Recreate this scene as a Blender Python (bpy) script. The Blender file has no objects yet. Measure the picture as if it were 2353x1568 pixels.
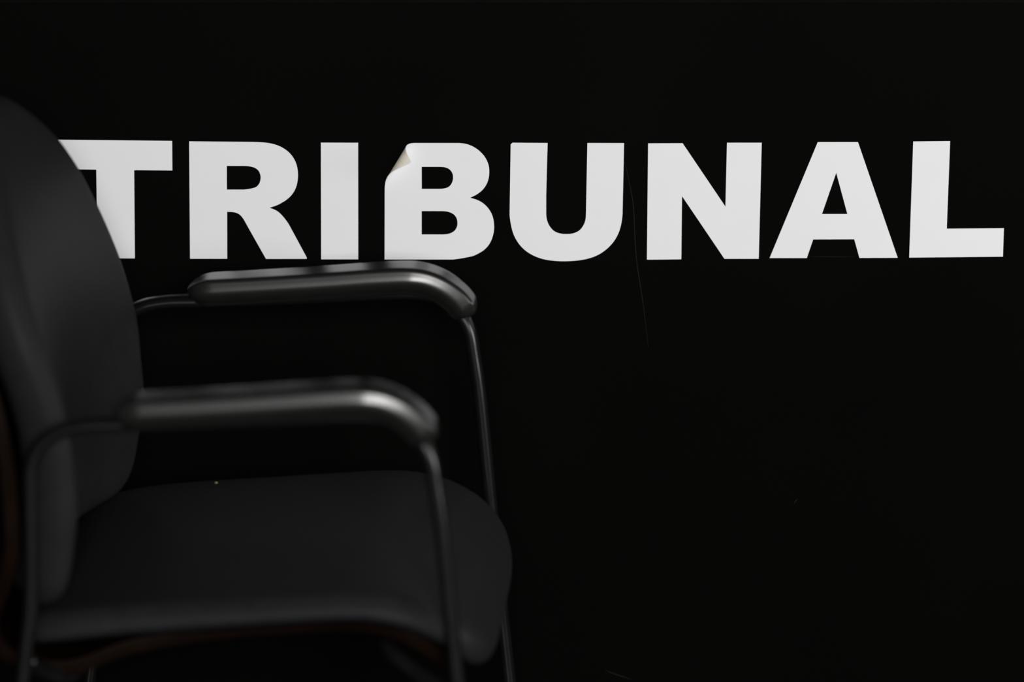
import bpy, bmesh, math
from mathutils import Vector, Matrix
from mathutils.geometry import delaunay_2d_cdt

SC = bpy.context.scene
COL = SC.collection
IW, IH = 2353.0, 1568.0

# ------------------------------------------------------------------ camera
CAM_H, PITCH, LENS = 1.5715, 0.22233, 160.0
cam_data = bpy.data.cameras.new('camera')
cam_data.lens = LENS
cam_data.sensor_width = 36.0
cam_data.sensor_fit = 'HORIZONTAL'
cam_data.clip_start = 0.05
cam_data.dof.use_dof = True
cam_data.dof.focus_distance = 4.62
cam_data.dof.aperture_fstop = 2.6
cam = bpy.data.objects.new('camera', cam_data)
COL.objects.link(cam)
cam.location = (0, 0, CAM_H)
cam.rotation_euler = (math.pi / 2 - PITCH, 0, 0)
SC.camera = cam

# ------------------------------------------------------------------ light
world = bpy.data.worlds.new('world')
SC.world = world
world.use_nodes = True
bgn = world.node_tree.nodes['Background']
bgn.inputs[0].default_value = (0.9, 0.95, 1.0, 1)
bgn.inputs[1].default_value = 0.02


def area_light(name, loc, target, sx, sy, power, color):
    d = bpy.data.lights.new(name, 'AREA')
    d.shape = 'RECTANGLE'
    d.size, d.size_y = sx, sy
    d.energy = power
    d.color = color
    o = bpy.data.objects.new(name, d)
    COL.objects.link(o)
    o.location = loc
    o.rotation_euler = (Vector(target) - Vector(loc)).to_track_quat('-Z', 'Y').to_euler()
    return o


# daylight from the tall window behind the photographer
area_light('window_light', (0.22, 0.1, 1.68), (0.0, 4.5, 0.6), 1.1, 0.8, 134, (1.0, 0.995, 0.985))
# added fill lamp, out of view at right, for the highlight on the armrest bends
area_light('right_fill_light', (2.4, 1.2, 1.25), (0.0, 4.1, 0.5), 0.5, 0.8, 26, (1.0, 0.985, 0.975))
# daylight from a window in the right-hand wall of the room, close to the black wall
area_light('side_window_light', (2.2, 4.0, 0.80), (0.0, 3.95, 0.5), 0.8, 0.7, 20, (1.0, 0.985, 0.97))

SC.view_settings.view_transform = 'Standard'
SC.view_settings.look = 'None'
SC.view_settings.exposure = 0.0
SC.view_settings.gamma = 1.0
SC.view_settings.use_curve_mapping = False


# ------------------------------------------------------------------ materials
def material(name, color, rough=0.5, spec=0.5, coat=0.0, noise=None, bump=None, sheen=0.0, metallic=0.0, spot=None):
    m = bpy.data.materials.new(name)
    m.use_nodes = True
    nt = m.node_tree
    b = nt.nodes['Principled BSDF']
    b.inputs['Base Color'].default_value = (*color, 1)
    b.inputs['Roughness'].default_value = rough
    b.inputs['Specular IOR Level'].default_value = spec
    b.inputs['Coat Weight'].default_value = coat
    b.inputs['Coat Roughness'].default_value = 0.2
    b.inputs['Sheen Weight'].default_value = sheen
    b.inputs['Sheen Roughness'].default_value = 0.5
    b.inputs['Metallic'].default_value = metallic
    tc = nt.nodes.new('ShaderNodeTexCoord')
    if noise:
        scale, amt = noise
        n = nt.nodes.new('ShaderNodeTexNoise')
        n.inputs['Scale'].default_value = scale
        n.inputs['Detail'].default_value = 6
        nt.links.new(tc.outputs['Object'], n.inputs['Vector'])
        r = nt.nodes.new('ShaderNodeValToRGB')
        r.color_ramp.elements[0].position = 0.3
        r.color_ramp.elements[1].position = 0.7
        r.color_ramp.elements[0].color = (*[c * (1 - amt) for c in color], 1)
        r.color_ramp.elements[1].color = (*[min(1, c * (1 + amt)) for c in color], 1)
        nt.links.new(n.outputs['Fac'], r.inputs[0])
        nt.links.new(r.outputs[0], b.inputs['Base Color'])
    if bump:
        scale, stren, dist = bump
        n2 = nt.nodes.new('ShaderNodeTexNoise')
        n2.inputs['Scale'].default_value = scale
        n2.inputs['Detail'].default_value = 4
        nt.links.new(tc.outputs['Object'], n2.inputs['Vector'])
        bp = nt.nodes.new('ShaderNodeBump')
        bp.inputs['Strength'].default_value = stren
        bp.inputs['Distance'].default_value = dist
        nt.links.new(n2.outputs['Fac'], bp.inputs['Height'])
        nt.links.new(bp.outputs[0], b.inputs['Normal'])
    return m


M_WALL = material('black_painted_panel', (0.0017, 0.0017, 0.0015), 0.5, 0.012, noise=(5, 0.12), bump=(900, 0.15, 0.0002))
M_TRIM = material('black_painted_rail', (0.0020, 0.0020, 0.0018), 0.5, 0.02, noise=(40, 0.2))
M_SCRATCH = material('pale_scratch', (0.0062, 0.006, 0.0056), 0.6, 0.2, noise=(300, 0.4))
M_FLOOR = material('dark_floor', (0.012, 0.011, 0.010), 0.5, 0.3, noise=(8, 0.3))
M_VINYL = material('white_vinyl', (0.80, 0.805, 0.815), 0.45, 0.35, noise=(30, 0.006))
M_BACKING = material('beige_adhesive_backing', (0.74, 0.68, 0.57), 0.7, 0.2, noise=(160, 0.10), bump=(500, 0.2, 0.0003))
M_LEATHER = material('black_upholstery', (0.0150, 0.0150, 0.0161), 0.5, 0.05, noise=(60, 0.08), bump=(1400, 0.25, 0.0003))
M_PAD = material('black_moulded_armrest', (0.012, 0.0115, 0.011), 0.27, 0.5, noise=(50, 0.1), bump=(700, 0.12, 0.0002))
M_TUBE = material('black_lacquered_steel', (0.006, 0.006, 0.006), 0.24, 0.4, noise=(60, 0.15), bump=(300, 0.05, 0.0003))
M_WOOD = material('dark_brown_plywood', (0.0045, 0.0019, 0.0010), 0.4, 0.04, noise=(25, 0.35))
M_GLIDE = material('black_plastic', (0.01, 0.01, 0.01), 0.5, 0.4, noise=(40, 0.1))
M_CRUMB = material('beige_crumb', (0.34, 0.28, 0.16), 0.8, 0.2, noise=(900, 0.25))


# ------------------------------------------------------------------ object helpers
def obj_from(name, verts, faces, mats, parent=None, smooth=True, props=None, fmats=None):
    me = bpy.data.meshes.new(name)
    me.from_pydata([tuple(v) for v in verts], [], faces)
    me.update()
    bm = bmesh.new()
    bm.from_mesh(me)
    bmesh.ops.recalc_face_normals(bm, faces=bm.faces)
    bm.to_mesh(me)
    bm.free()
    for m in (mats if isinstance(mats, (list, tuple)) else [mats]):
        me.materials.append(m)
    for p in me.polygons:
        p.use_smooth = smooth
    o = bpy.data.objects.new(name, me)
    COL.objects.link(o)
    if parent:
        o.parent = parent
    for k, v in (props or {}).items():
        o[k] = v
    return o


def catmull(pts, n, closed=False):
    """Catmull-Rom through pts (tuples of any size), n samples per span"""
    P = [Vector(p) for p in pts]
    L = len(P)
    out = []
    spans = L if closed else L - 1
    for i in range(spans):
        if closed:
            a, b, c, d = P[(i - 1) % L], P[i], P[(i + 1) % L], P[(i + 2) % L]
        else:
            b, c = P[i], P[i + 1]
            a = P[i - 1] if i else b + (b - c)
            d = P[i + 2] if i + 2 < L else c + (c - b)
        for k in range(n):
            t = k / n
            out.append(0.5 * (2 * b + (c - a) * t + (2 * a - 5 * b + 4 * c - d) * t * t + (3 * b - a - 3 * c + d) * t ** 3))
    if not closed:
        out.append(P[-1].copy())
    return out


# ------------------------------------------------------------------ the wall
WALL_Y = 4.578
F = LENS / 36.0 * IW


def on_wall(u, v):
    """point of the wall seen at photo pixel (u, v): used to measure where the lettering stands on the wall"""
    a, b = (u - IW / 2) / F, (IH / 2 - v) / F
    c, s = math.cos(PITCH), math.sin(PITCH)
    d = (a, c + b * s, -s + b * c)
    t = WALL_Y / d[1]
    return Vector((d[0] * t, CAM_H + d[2] * t))     # x, z on the wall


def box(name, lo, hi, m, parent=None, props=None, bevel=0.0):
    bm = bmesh.new()
    bmesh.ops.create_cube(bm, size=1)
    for v in bm.verts:
        v.co = Vector([lo[i] + (v.co[i] + 0.5) * (hi[i] - lo[i]) for i in range(3)])
    if bevel:
        bmesh.ops.bevel(bm, geom=list(bm.edges), offset=bevel, segments=2, affect='EDGES')
    me = bpy.data.meshes.new(name)
    bm.to_mesh(me)
    bm.free()
    me.materials.append(m)
    o = bpy.data.objects.new(name, me)
    COL.objects.link(o)
    if parent:
        o.parent = parent
    for k, v in (props or {}).items():
        o[k] = v
    return o


TOPZ = on_wall(1100, 6.5).y
box('wall_back', (-2.2, WALL_Y, 0.0), (2.2, WALL_Y + 0.12, TOPZ), M_WALL, props={'kind': 'structure', 'label': 'black painted wall panel behind the chair carrying the white lettering'})
box('trim_1', (-2.2, WALL_Y - 0.004, TOPZ + 0.0006), (2.2, WALL_Y + 0.12, 2.3), M_TRIM, props={'kind': 'structure', 'label': 'black panel above the thin horizontal joint of the wall'}, bevel=0.001)
box('floor', (-2.2, -0.6, -0.05), (2.2, WALL_Y + 0.12, 0.0), M_FLOOR, props={'kind': 'structure', 'label': 'dark floor under the chair'})


def scratch(pts, w):
    P = catmull([tuple(on_wall(*p)) for p in pts], 8)
    vs, fs = [], []
    n = len(P)
    for i, p in enumerate(P):
        t = (P[min(i + 1, n - 1)] - P[max(i - 1, 0)]).normalized()
        k = w * math.sin(math.pi * (0.08 + 0.84 * i / (n - 1)))
        q = Vector((-t.y, t.x)) * k / 2
        vs += [(p.x + q.x, WALL_Y - 0.00008, p.y + q.y), (p.x - q.x, WALL_Y - 0.00008, p.y - q.y)]
    for i in range(n - 1):
        fs.append((2 * i, 2 * i + 1, 2 * i + 3, 2 * i + 2))
    obj_from('scratch', vs, fs, M_SCRATCH, parent=bpy.data.objects['wall_back'], smooth=False)


scratch([(1436, 370), (1450, 440), (1456, 480), (1462, 590), (1478, 700), (1490, 800)], 0.0005)
scratch([(1390, 1541), (1420, 1552), (1452, 1562)], 0.0007)
scratch([(1825, 1158), (1829, 1151), (1833, 1148)], 0.0006)
scratch([(1860, 589), (1900, 590), (1965, 590)], 0.0003)

# ------------------------------------------------------------------ white vinyl letters
LETTERS = {
 'T': [[(133, 320.9), (395.7, 323.7), (396.2, 391.8), (308.4, 391), (310, 593.9), (224, 593.5), (221.3, 389.7), (134, 388.6)]],
 'R': [[(434.7, 324.7), (578.8, 326.1), (603.7, 327.2), (622.8, 329.7), (640, 334.9), (654.4, 342.5), (666.8, 353), (676.4, 366.4), (682.1, 380.8), (684.4, 394.2), (684.6, 407.6), (682.5, 422.9), (677.3, 437.2), (668.7, 449.7), (658.2, 459.2), (647.7, 465.9), (636.2, 471.7), (619.3, 477.4), (632.4, 482.6), (640, 487.3), (648.6, 495.6), (657.2, 506.1), (664.9, 517.6), (705.1, 592.2), (704.8, 595), (611.3, 595.1), (565.5, 514), (560.6, 505.1), (555.5, 497.9), (550.1, 492.7), (542.4, 488.9), (533.8, 487.2), (522, 486.8), (522.2, 594.7), (436.8, 594.7)],
       [(521.2, 381.2), (561.6, 381.2), (575, 382.5), (586.4, 386.1), (594.1, 392.3), (598.3, 401.8), (598.7, 412.4), (595.6, 421.9), (589.3, 429.2), (582.6, 431.9), (560.6, 435.7), (521.4, 435.7)]],
 'I': [[(737.3, 327.7), (823, 328), (823.2, 596), (738, 596)]],
 'B': [[(884.2, 328.4), (1054, 328.6), (1070.4, 330.6), (1084.7, 335.7), (1098, 343.9), (1111.2, 356.7), (1119.4, 370.4), (1123.5, 383.7), (1124.2, 398), (1122.4, 411.2), (1117.3, 424.5), (1108.8, 436.3), (1096.9, 445.9), (1080.2, 454.5), (1092.9, 458.2), (1105.1, 463.7), (1117.3, 473.5), (1126.5, 485.3), (1132.7, 500), (1135.3, 516.3), (1134.9, 530.6), (1130.6, 548), (1123.5, 562.2), (1113.3, 573.5), (1101, 581.6), (1087.8, 587.8), (1070.4, 591.8), (1039.8, 596.3), (883.7, 596.3)],
       [(969, 383.3), (1009.2, 383.3), (1023.5, 384.7), (1033.7, 389.8), (1039.8, 399), (1041, 410.2), (1037.8, 421.4), (1030.6, 429.6), (1019.4, 433.3), (1008.2, 434.1), (969.2, 434.1)],
       [(969, 485.1), (1017.3, 485.1), (1031.6, 487.1), (1042.9, 492.9), (1049, 501), (1051.2, 513.3), (1049, 523.5), (1042.9, 531.6), (1031.6, 537.1), (1018.4, 538.8), (969, 538.8)]],
 'U': [[(1173.5, 331.8), (1177.6, 327.9), (1258.3, 328.5), (1255, 449), (1255, 493.4), (1257.7, 508.6), (1263.8, 521), (1272.9, 530.7), (1285.4, 536.2), (1300.6, 537.8), (1317.1, 536.2), (1329.6, 530.7), (1339.2, 520.2), (1344.8, 507.2), (1346.4, 493.4), (1349.7, 328.5), (1434, 328.7), (1430.4, 493.4), (1427.6, 514), (1421.5, 534.8), (1411, 554), (1395.9, 570.7), (1376.5, 584.5), (1354.4, 593.4), (1329.6, 598.3), (1300.6, 600.3), (1271.5, 599.2), (1246.7, 595), (1224.6, 586.7), (1205.2, 574), (1190, 556.9), (1179.8, 537.6), (1174.3, 516.9), (1171, 493.4)]],
 'N': [[(1489.2, 329.3), (1568.5, 329), (1666.9, 474.9), (1670.4, 327.9), (1750.3, 327.9), (1743.4, 594.8), (1664.6, 594.8), (1567.1, 450.6), (1565.5, 595.9), (1486.5, 596.7)]],
 'A': [[(1879, 326.4), (1971.4, 326.4), (2062.7, 592.5), (1974.8, 592.8), (1962.8, 549.8), (1868.5, 550.3), (1853.8, 593.1), (1768.3, 593.1)],
       [(1921.5, 397.1), (1947, 491.8), (1888.7, 491.8)]],
 'L': [[(2098.3, 325), (2183.2, 324.1), (2175.4, 525.6), (2306.7, 524.3), (2304.5, 589.8), (2089.1, 592)]],
}


def smooth_loop(loop):
    """round the short runs of an outline, keep long edges straight and corners sharp"""
    P = [Vector(p) for p in loop]
    n = len(P)

    def corner(i):
        a, b, c = P[i - 1], P[i], P[(i + 1) % n]
        return (b - a).angle(c - b) > math.radians(34)
    out = []
    for i in range(n):
        b, c = P[i], P[(i + 1) % n]
        ln = (c - b).length
        out.append(b.copy())
        if ln > 36 or ln < 7:
            continue
        a, d = P[i - 1], P[(i + 2) % n]
        a = 2 * b - c if corner(i) else b + (a - b).normalized() * ln
        d = 2 * c - b if corner((i + 1) % n) else c + (d - c).normalized() * ln
        for k in range(1, 5):
            t = k / 5
            out.append(0.5 * (2 * b + (c - a) * t + (2 * a - 5 * b + 4 * c - d) * t * t + (3 * b - a - 3 * c + d) * t ** 3))
    return out


def inside(p, loops):
    c = False
    for L in loops:
        n = len(L)
        for i in range(n):
            a, b = L[i], L[(i + 1) % n]
            if (a.y > p.y) != (b.y > p.y) and p.x < (b.x - a.x) * (p.y - a.y) / (b.y - a.y) + a.x:
                c = not c
    return c


def letter_mesh(loops, grid=None):
    pts, edges = [], []
    for L in loops:
        s = len(pts)
        n = len(L)
        for i in range(n):
            a, b = L[i], L[(i + 1) % n]
            # finer edges where the vinyl has to curl
            k = 1
            if grid and min(a.y, b.y) < grid[3] and min(a.x, b.x) < grid[2]:
                k = max(1, int((b - a).length / 1.8))
            for q in range(k):
                pts.append(a.lerp(b, q / k))
        m = len(pts) - s
        edges += [(s + i, s + (i + 1) % m) for i in range(m)]
    if grid:
        x0, y0, x1, y1, st = grid
        y = y0 + st
        while y < y1:
            x = x0 + st
            while x < x1:
                p = Vector((x, y))
                if all(inside(p + Vector(q), loops) for q in ((0, 0), (0.9, 0), (-0.9, 0), (0, 0.9), (0, -0.9))):
                    pts.append(p)
                x += st
            y += st
    v, e, f, *_ = delaunay_2d_cdt(pts, edges, [], 0, 1e-4)
    f = [t for t in f if inside((v[t[0]] + v[t[1]] + v[t[2]]) / 3, loops)]
    return v, f


PXM = (on_wall(1177, 460) - on_wall(1176, 460)).length      # metres per photo pixel on the wall
LAB = {
 'T': 'white vinyl letter T, its left arm cut off behind the chair backrest',
 'R': 'white vinyl letter R on the black wall, between the T and the I',
 'I': 'white vinyl letter I, a plain upright bar above the far armrest',
 'B': 'white vinyl letter B with its top left corner peeling off the wall',
 'U': 'white vinyl letter U on the black wall, right after the peeling B',
 'N': 'white vinyl letter N on the black wall, between the U and the A',
 'A': 'white vinyl letter A with a small black triangle, on the black wall',
 'L': 'white vinyl letter L, last letter at the right of the wall',
}
for ch, raw in LETTERS.items():
    loops = [smooth_loop(L) for L in raw]
    grid = (884, 328, 985, 480, 1.8) if ch == 'B' else None
    v, f = letter_mesh(loops, grid)
    f = [t if (v[t[1]] - v[t[0]]).cross(v[t[2]] - v[t[0]]) > 0 else (t[0], t[2], t[1]) for t in f]
    f = [t for t in f if abs((v[t[1]] - v[t[0]]).cross(v[t[2]] - v[t[0]])) > 0.02 * max((v[t[0]] - v[t[1]]).length, (v[t[1]] - v[t[2]]).length, (v[t[2]] - v[t[0]]).length)]
    verts, norms = [], []
    for p in v:
        lift = 0.0
        nrm = (0.0, -1.0, 0.0)
        u, w = p.x, p.y
        if ch == 'B':
            # the corner has come loose and rolls forward and back over itself
            ax, ay, bx, by = 888.0, 409.0, 935.0, 332.0
            dx, dy = bx - ax, by - ay
            ln = math.hypot(dx, dy)
            nx, ny = dy / ln, -dx / ln                  # towards the loose corner
            r = 17.0
            dist = (u - ax) * nx + (w - ay) * ny + r
            if dist > 0:
                ph = dist / r
                if ph < math.pi:
                    q, lift = r * math.sin(ph), r * (1 - math.cos(ph))
                else:
                    q, lift = -(dist - math.pi * r), 2 * r
                pa = min(ph, math.pi)
                nrm = (-nx * math.sin(pa), -math.cos(pa), ny * math.sin(pa))
                u += nx * (q - dist)
                w += ny * (q - dist)
        s = on_wall(u, w)
        verts.append((s.x, WALL_Y - 0.0006 - lift * PXM, s.y))
        norms.append(nrm)
    cx = sum(q[0] for q in verts) / len(verts)
    cz = min(q[2] for q in verts)
    base = Vector((cx, WALL_Y - 0.0006, cz))
    verts = [Vector(q) - base for q in verts]
    TH = 0.0004
    nv = len(verts)
    backs = [p + Vector(n) * -TH for p, n in zip(verts, norms)]
    from collections import Counter
    cnt = Counter(tuple(sorted((t[q], t[(q + 1) % 3]))) for t in f for q in range(3))
    faces = [tuple(t) for t in f] + [(t[0] + nv, t[2] + nv, t[1] + nv) for t in f]
    kinds = [0] * len(f) + [1] * len(f)
    for t in f:
        for q in range(3):
            a, b = t[q], t[(q + 1) % 3]
            if cnt[tuple(sorted((a, b)))] == 1:
                faces.append((b, a, a + nv, b + nv))
                kinds.append(2)
    me = bpy.data.meshes.new('vinyl_letter')
    me.from_pydata([tuple(q) for q in verts + backs], [], faces)
    me.update()
    if me.polygons[min(range(len(f)), key=lambda q: norms[f[q][0]][1])].normal.y > 0:
        me.flip_normals()
    me.materials.append(M_VINYL)
    me.materials.append(M_BACKING)
    curled = {q for q in range(nv) if norms[q][1] > -0.9999}
    rim = {tuple(sorted(e)) for e in cnt if cnt[e] == 1}
    for p, kd in zip(me.polygons, kinds):
        p.material_index = 1 if kd == 1 else 0
        p.use_smooth = kd < 2 and any((q % nv) in curled for q in p.vertices)
    for e in me.edges:
        a, b = e.vertices
        if tuple(sorted((a % nv, b % nv))) in rim and (a < nv) == (b < nv):
            e.use_edge_sharp = True
    o = bpy.data.objects.new('vinyl_letter', me)
    COL.objects.link(o)
    o.location = base
    o['label'] = LAB[ch]
    o['category'] = 'letter'
    o['group'] = 'white vinyl letters on the black wall'

# ------------------------------------------------------------------ the chair
YAW = 0.058656
CHAIR_Y0 = 3.85055
OC = Vector((-0.24, 0.255, 0.0))          # centre of the chair in its own (forward, sideways, up) axes
fw = Vector((math.cos(YAW), -math.sin(YAW), 0))
lt = Vector((math.sin(YAW), math.cos(YAW), 0))
chair = bpy.data.objects.new('armchair', None)
COL.objects.link(chair)
chair.location = Vector((0, CHAIR_Y0, 0)) + fw * OC.x + lt * OC.y
chair.rotation_euler = (0, 0, -YAW)
chair['label'] = 'black upholstered visitor armchair with steel tube legs and moulded armrests, facing right before the wall'
chair['category'] = 'chair'


def loc(s, l, z):
    return Vector((s, l, z)) - OC


class Profile:
    """smooth curve in the side plane of the chair, by arc length"""
    def __init__(self, pts, n=10):
        self.p = catmull(pts, n)
        self.t = [0.0]
        for a, b in zip(self.p, self.p[1:]):
            self.t.append(self.t[-1] + (b - a).length)
        self.len = self.t[-1]

    def at(self, t):
        T = self.t
        if t <= 0:
            i = 0
        elif t >= self.len:
            i = len(T) - 2
        else:
            lo, hi = 0, len(T) - 1
            while hi - lo > 1:
                m = (lo + hi) // 2
                if T[m] <= t:
                    lo = m
                else:
                    hi = m
            i = lo
        k = (t - T[i]) / max(1e-9, T[i + 1] - T[i])
        p = self.p[i] + (self.p[i + 1] - self.p[i]) * k
        a = self.p[min(i + 2, len(self.p) - 1)] - self.p[max(i - 1, 0)]
        b = self.p[min(i + 3, len(self.p) - 1)] - self.p[max(i, 0)]
        d = (a * (1 - max(0, min(1, k))) + b * max(0, min(1, k))).normalized()
        return p, d

    def t_of_z(self, z):
        best = min(range(len(self.p)), key=lambda i: abs(self.p[i].y - z))
        return self.t[best] + (z - self.p[best].y)


def cushion(name, prof, outline, side, thick, roll_w, roll_d, dish, mat, parent, tuck=0.006):
    """outline: closed list of (across, t); side=+1/-1 picks the normal; dish(across, t) extra offset of the face"""
    n = len(outline)
    cx = sum(p[0] for p in outline) / n
    ct = (max(p[1] for p in outline) + min(p[1] for p in outline)) / 2
    rings = []
    for k in range(0, 13):                      # inner part of the face
        rings.append(('in', k / 13))
    for k in range(0, 11):                      # rolled edge
        rings.append(('roll', k / 10 * math.pi / 2))
    for k in range(1, 4):                       # side down to the back
        rings.append(('side', k / 3))
    rings.append(('back', 0.9))
    rings.append(('back', 0.4))
    verts, faces = [], []

    def put(x, t, off):
        p, d = prof.at(t)
        nn = Vector((-d.y, d.x)) * side
        off2 = off + dish(x, t)
        q = p + nn * off2
        return loc(q.x, 0.255 + x, q.y)
    verts.append(put(cx, ct, 0))
    for kind, k in rings:
        for (x, t) in outline:
            dx, dt = x - cx, t - ct
            R = math.hypot(dx, dt)
            f_in = 1 - roll_w / R
            if kind == 'in':
                f, off = f_in * max(k, 0.04), 0.0
            elif kind == 'roll':
                f = 1 - roll_w * (1 - math.sin(k)) / R
                off = -roll_d * (1 - math.cos(k))
            elif kind == 'side':
                f = 1 - tuck * (1 - math.cos(k * math.pi / 2)) / R
                off = -roll_d - (thick - roll_d) * k
            else:
                f, off = k, -thick
            verts.append(put(cx + dx * f, ct + dt * f, off))
    for j in range(n):
        faces.append((0, 1 + j, 1 + (j + 1) % n))
    for r in range(len(rings) - 1):
        a, b = 1 + r * n, 1 + (r + 1) * n
        for j in range(n):
            q = (j + 1) % n
            faces.append((a + j, b + j, b + q, a + q))
    verts.append(put(cx, ct, -thick))
    a = 1 + (len(rings) - 1) * n
    for j in range(n):
        faces.append((len(verts) - 1, a + (j + 1) % n, a + j))
    return obj_from(name, verts, faces, mat, parent)


# --- seat
SEAT_P = Profile([(-0.457, 0.420), (-0.438, 0.4315), (-0.405, 0.4400), (-0.35, 0.4475), (-0.27, 0.4545), (-0.19, 0.4610), (-0.142, 0.4635),
                  (-0.108, 0.4600), (-0.078, 0.4505), (-0.052, 0.4350), (-0.033, 0.4150), (-0.0220, 0.392), (-0.018, 0.370)])
hw, n_out = 0.236, 128
t0, t1 = 0.0, SEAT_P.len
tc, th = (t0 + t1) / 2, (t1 - t0) / 2
outl = []
for j in range(n_out):
    a = 2 * math.pi * j / n_out
    c, s = math.cos(a), math.sin(a)
    e = 2 / (4.4 if s > 0 else 9)
    outl.append((hw * math.copysign(abs(c) ** e, c), tc + th * math.copysign(abs(s) ** e, s)))
cushion('seat_cushion', SEAT_P, outl, 1, 0.030, 0.026, 0.019,
        lambda x, t: -0.004 * (1 - min(1, (x / hw) ** 2)) * max(0, 1 - abs(t - tc * 0.8) / th), M_LEATHER, chair, tuck=0.022)

# --- backrest
BACK_P = Profile([(-0.4065, 0.420), (-0.3925, 0.455), (-0.3855, 0.50), (-0.3825, 0.54), (-0.3855, 0.575), (-0.3905, 0.612),
                  (-0.4015, 0.651), (-0.4145, 0.688), (-0.4275, 0.724), (-0.4415, 0.762), (-0.4555, 0.797), (-0.4695, 0.834), (-0.4835, 0.87), (-0.4880, 0.90)])
half = [(0.0000, 0.4200), (0.1000, 0.4200), (0.1700, 0.4220), (0.2020, 0.4300), (0.2170, 0.4520), (0.2225, 0.4820), (0.2280, 0.5150), (0.2301, 0.5600), (0.2341, 0.6100), (0.2372, 0.6550),
        (0.2372, 0.6887), (0.2280, 0.7277), (0.2067, 0.7688), (0.1741, 0.8046), (0.1395, 0.8270), (0.0947, 0.8480), (0.0458, 0.8665), (0.0000, 0.8710)]
full = half + [(-x, z) for x, z in reversed(half[1:-1])]
full = catmull(full, 5, closed=True)


def hollow(z):
    """the back is hollowed across its width low down and flattens out towards the arched top"""
    k = max(0.0, min(1.0, (0.80 - z) / 0.26))
    return k * k * (3 - 2 * k)


outl_b = [(p.x, BACK_P.t_of_z(p.y)) for p in full]
# even arc-length version of t (t_of_z is stepwise-safe)
cushion('backrest_cushion', BACK_P, outl_b, -1, 0.046, 0.026, 0.020,
        lambda x, t: -0.038 * (1 - min(1, (x / 0.232) ** 2)) * hollow(BACK_P.at(t)[0].y), M_LEATHER, chair, tuck=0.014)

# --- one-piece plywood shell behind the backrest and under the seat
path = [(-0.531, 0.846, 0.02), (-0.524, 0.832, 0.09), (-0.515, 0.809, 0.140), (-0.505, 0.785, 0.178), (-0.492, 0.750, 0.209), (-0.479, 0.712, 0.222), (-0.462, 0.665, 0.226), (-0.449, 0.62, 0.226),
        (-0.441, 0.575, 0.224), (-0.438, 0.535, 0.222), (-0.439, 0.495, 0.222), (-0.450, 0.46, 0.218), (-0.464, 0.425, 0.210),
        (-0.452, 0.398, 0.204), (-0.405, 0.388, 0.200), (-0.345, 0.408, 0.195), (-0.27, 0.4205, 0.190), (-0.19, 0.4285, 0.190),
        (-0.140, 0.4320, 0.196), (-0.105, 0.4265, 0.203), (-0.080, 0.4150, 0.203), (-0.062, 0.398, 0.195), (-0.054, 0.378, 0.175)]
rows = catmull(path, 5)
NC = 24
verts, faces = [], []
for ri, r in enumerate(rows):
    a = rows[min(ri + 1, len(rows) - 1)] - rows[max(ri - 1, 0)]
    d = Vector((a.x, a.y)).normalized()
    nn = Vector((d.y, -d.x))
    back = max(0.0, min(1.0, (r.y - 0.44) / 0.08))
    for c in range(NC + 1):
        x = math.sin((c / NC - 0.5) * math.pi) * r.z
        dish = 0.036 * back * hollow(r.y) * (1 - (x / 0.232) ** 2)
        q = Vector((r.x - dish, r.y))
        verts.append(loc(q.x, 0.255 + x, q.y))
for i in range(len(rows) - 1):
    for c in range(NC):
        a = i * (NC + 1) + c
        faces.append((a, a + 1, a + NC + 2, a + NC + 1))
shell = obj_from('plywood_shell', verts, faces, M_WOOD, chair, props={'label': 'dark brown shell'})
if shell.data.polygons[10 * NC].normal.x > 0:
    shell.data.flip_normals()
so = shell.modifiers.new('thickness', 'SOLIDIFY')
so.thickness = 0.013
so.offset = 1
bv = shell.modifiers.new('edge', 'BEVEL')
bv.width = 0.003
bv.segments = 3
bv.limit_method = 'ANGLE'


# --- tubes
def sweep(name, pts, section, mat, parent, scales=None, cap=True, up=None):
    """section: closed list of (sideways, normal) offsets; path in chair axes; kept upright in the side plane"""
    P = [Vector(p) for p in pts]
    n, m = len(P), len(section)
    verts, faces = [], []
    for i, p in enumerate(P):
        d = (P[min(i + 1, n - 1)] - P[max(i - 1, 0)]).normalized()
        side = Vector((0, 1, 0)) if up is None else up.cross(d).normalized()
        nrm = d.cross(side).normalized()
        if up is None and nrm.length < 0.1:
            nrm = Vector((1, 0, 0))
        sc = scales[i] if scales else (1, 1)
        for (a, b) in section:
            q = p + side * a * sc[0] + nrm * b * sc[1]
            verts.append(q - OC)
    for i in range(n - 1):
        for j in range(m):
            k = (j + 1) % m
            faces.append((i * m + j, i * m + k, (i + 1) * m + k, (i + 1) * m + j))
    if cap:
        faces.append(tuple(range(m)))
        faces.append(tuple((n - 1) * m + j for j in range(m)))
    return obj_from(name, verts, faces, mat, parent)


def ellipse(a, b, n=28):
    return [(a * math.cos(2 * math.pi * j / n), b * math.sin(2 * math.pi * j / n)) for j in range(n)]


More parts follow.
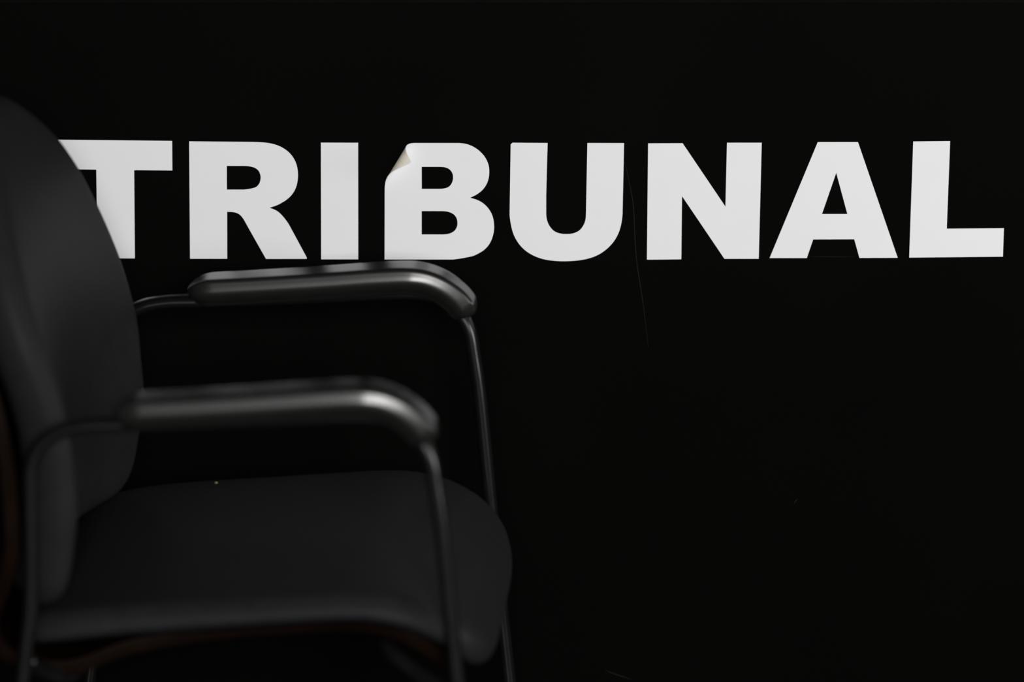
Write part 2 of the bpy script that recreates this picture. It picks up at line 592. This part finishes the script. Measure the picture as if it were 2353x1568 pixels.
TUBE = ellipse(0.0115, 0.0068)
side_path = [(-0.489, 0.006), (-0.472, 0.11), (-0.4545, 0.24), (-0.4385, 0.36), (-0.4315, 0.415), (-0.4265, 0.455), (-0.4245, 0.50),
             (-0.4240, 0.55), (-0.4225, 0.583), (-0.413, 0.603), (-0.396, 0.615), (-0.372, 0.6205), (-0.34, 0.622), (-0.28, 0.6245), (-0.20, 0.6290),
             (-0.135, 0.6325), (-0.105, 0.6290), (-0.084, 0.6155), (-0.0725, 0.597), (-0.0675, 0.570), (-0.0625, 0.535), (-0.0570, 0.480),
             (-0.0490, 0.395), (-0.0405, 0.31), (-0.031, 0.22), (-0.0195, 0.11), (-0.0095, 0.006)]
PAD_C = [(-0.349, 0.6285), (-0.343, 0.6300), (-0.325, 0.6325), (-0.28, 0.6355), (-0.22, 0.6400), (-0.16, 0.6450), (-0.125, 0.6460), (-0.104, 0.6400),
         (-0.087, 0.6285), (-0.0765, 0.616), (-0.072, 0.609)]
# armrest section: crowned top strip, soft shoulder, bulging side, hollow underside
half_sec = [(0.0, 0.0148), (0.010, 0.0148), (0.0190, 0.0146), (0.0220, 0.0128), (0.0232, 0.0098), (0.0243, 0.0062), (0.0250, 0.0024), (0.0242, -0.0012),
            (0.0212, -0.0055), (0.0168, -0.0095), (0.0132, -0.0130), (0.007, -0.0148), (0.0, -0.0150)]
sec = [tuple(p) for p in catmull(half_sec + [(-x, y) for x, y in reversed(half_sec[1:-1])], 3, closed=True)]

for l in (0.0, 0.51):
    pp = catmull([(s, l, z) for s, z in side_path], 6)
    i_rear = 6 * 6       # z 0.50 at the rear
    i_front = 19 * 6     # just below the front bend
    rear, arm, front = pp[:i_rear + 1], pp[i_rear:i_front + 1], pp[i_front:]
    at = sweep('arm_tube', arm, TUBE, M_TUBE, chair, cap=False)
    pc = catmull([(s, l, z) for s, z in PAD_C], 12)
    # total length and rounded ends
    T = [0.0]
    for a, b in zip(pc, pc[1:]):
        T.append(T[-1] + (b - a).length)
    sc = []
    for t in T:
        a = max(0.0, min(1.0, t / 0.026))
        b = max(0.0, min(1.0, (T[-1] - t) / 0.014))
        ea = math.sqrt(max(0.0, 1 - (1 - a) ** 2))
        eb = math.sqrt(max(0.0, 1 - (1 - b) ** 2))
        k = ea * eb
        taper = 1.0 - 0.20 * max(0, (t - (T[-1] - 0.07)) / 0.07)
        sc.append(((0.08 + 0.92 * k) * taper, 0.12 + 0.88 * k))
    pad = sweep('arm_pad', pc, sec, M_PAD, at, scales=sc)
    for leg in (rear, front):
        lg = sweep('leg', leg, TUBE, M_TUBE, chair, cap=False)
        foot = min(leg, key=lambda p: p.z)
        sweep('foot_glide', [Vector((foot.x, foot.y, 0.0)), Vector((foot.x, foot.y, 0.012)), Vector((foot.x, foot.y, 0.022))],
              ellipse(0.0145, 0.0105), M_GLIDE, lg, scales=[(1, 1), (1.05, 1.05), (0.95, 0.95)])

ROD = ellipse(0.0075, 0.0075, 20)
bar_r = catmull([(-0.431, 0.004, 0.404), (-0.425, 0.028, 0.388), (-0.41, 0.06, 0.372), (-0.40, 0.10, 0.369), (-0.40, 0.255, 0.369), (-0.40, 0.41, 0.369), (-0.41, 0.45, 0.372), (-0.425, 0.482, 0.388), (-0.431, 0.506, 0.404)], 6)
sweep('crossbar', bar_r, ROD, M_TUBE, chair, up=Vector((0, 0, 1)))
bar_f = catmull([(-0.046, 0.004, 0.368), (-0.058, 0.03, 0.370), (-0.088, 0.06, 0.380), (-0.12, 0.10, 0.3975), (-0.12, 0.255, 0.3975), (-0.12, 0.41, 0.3975), (-0.088, 0.45, 0.380), (-0.058, 0.48, 0.370), (-0.046, 0.506, 0.368)], 6)
sweep('crossbar', bar_f, ROD, M_TUBE, chair, up=Vector((0, 0, 1)))

# --- the crumb on the seat
import random
rnd = random.Random(4)
bm = bmesh.new()
bmesh.ops.create_icosphere(bm, subdivisions=2, radius=0.0013)
for v in bm.verts:
    v.co *= 0.75 + 0.5 * rnd.random()
    v.co.z *= 0.7
me = bpy.data.meshes.new('crumb')
bm.to_mesh(me)
bm.free()
me.materials.append(M_CRUMB)
crumb = bpy.data.objects.new('crumb', me)
COL.objects.link(crumb)
cl = Vector((-0.317, 0.452, 0.4523)) - OC
crumb.location = chair.location + fw * cl.x + lt * cl.y + Vector((0, 0, cl.z))
crumb['label'] = 'tiny beige crumb lying on the far side of the black chair seat'
crumb['category'] = 'crumb'
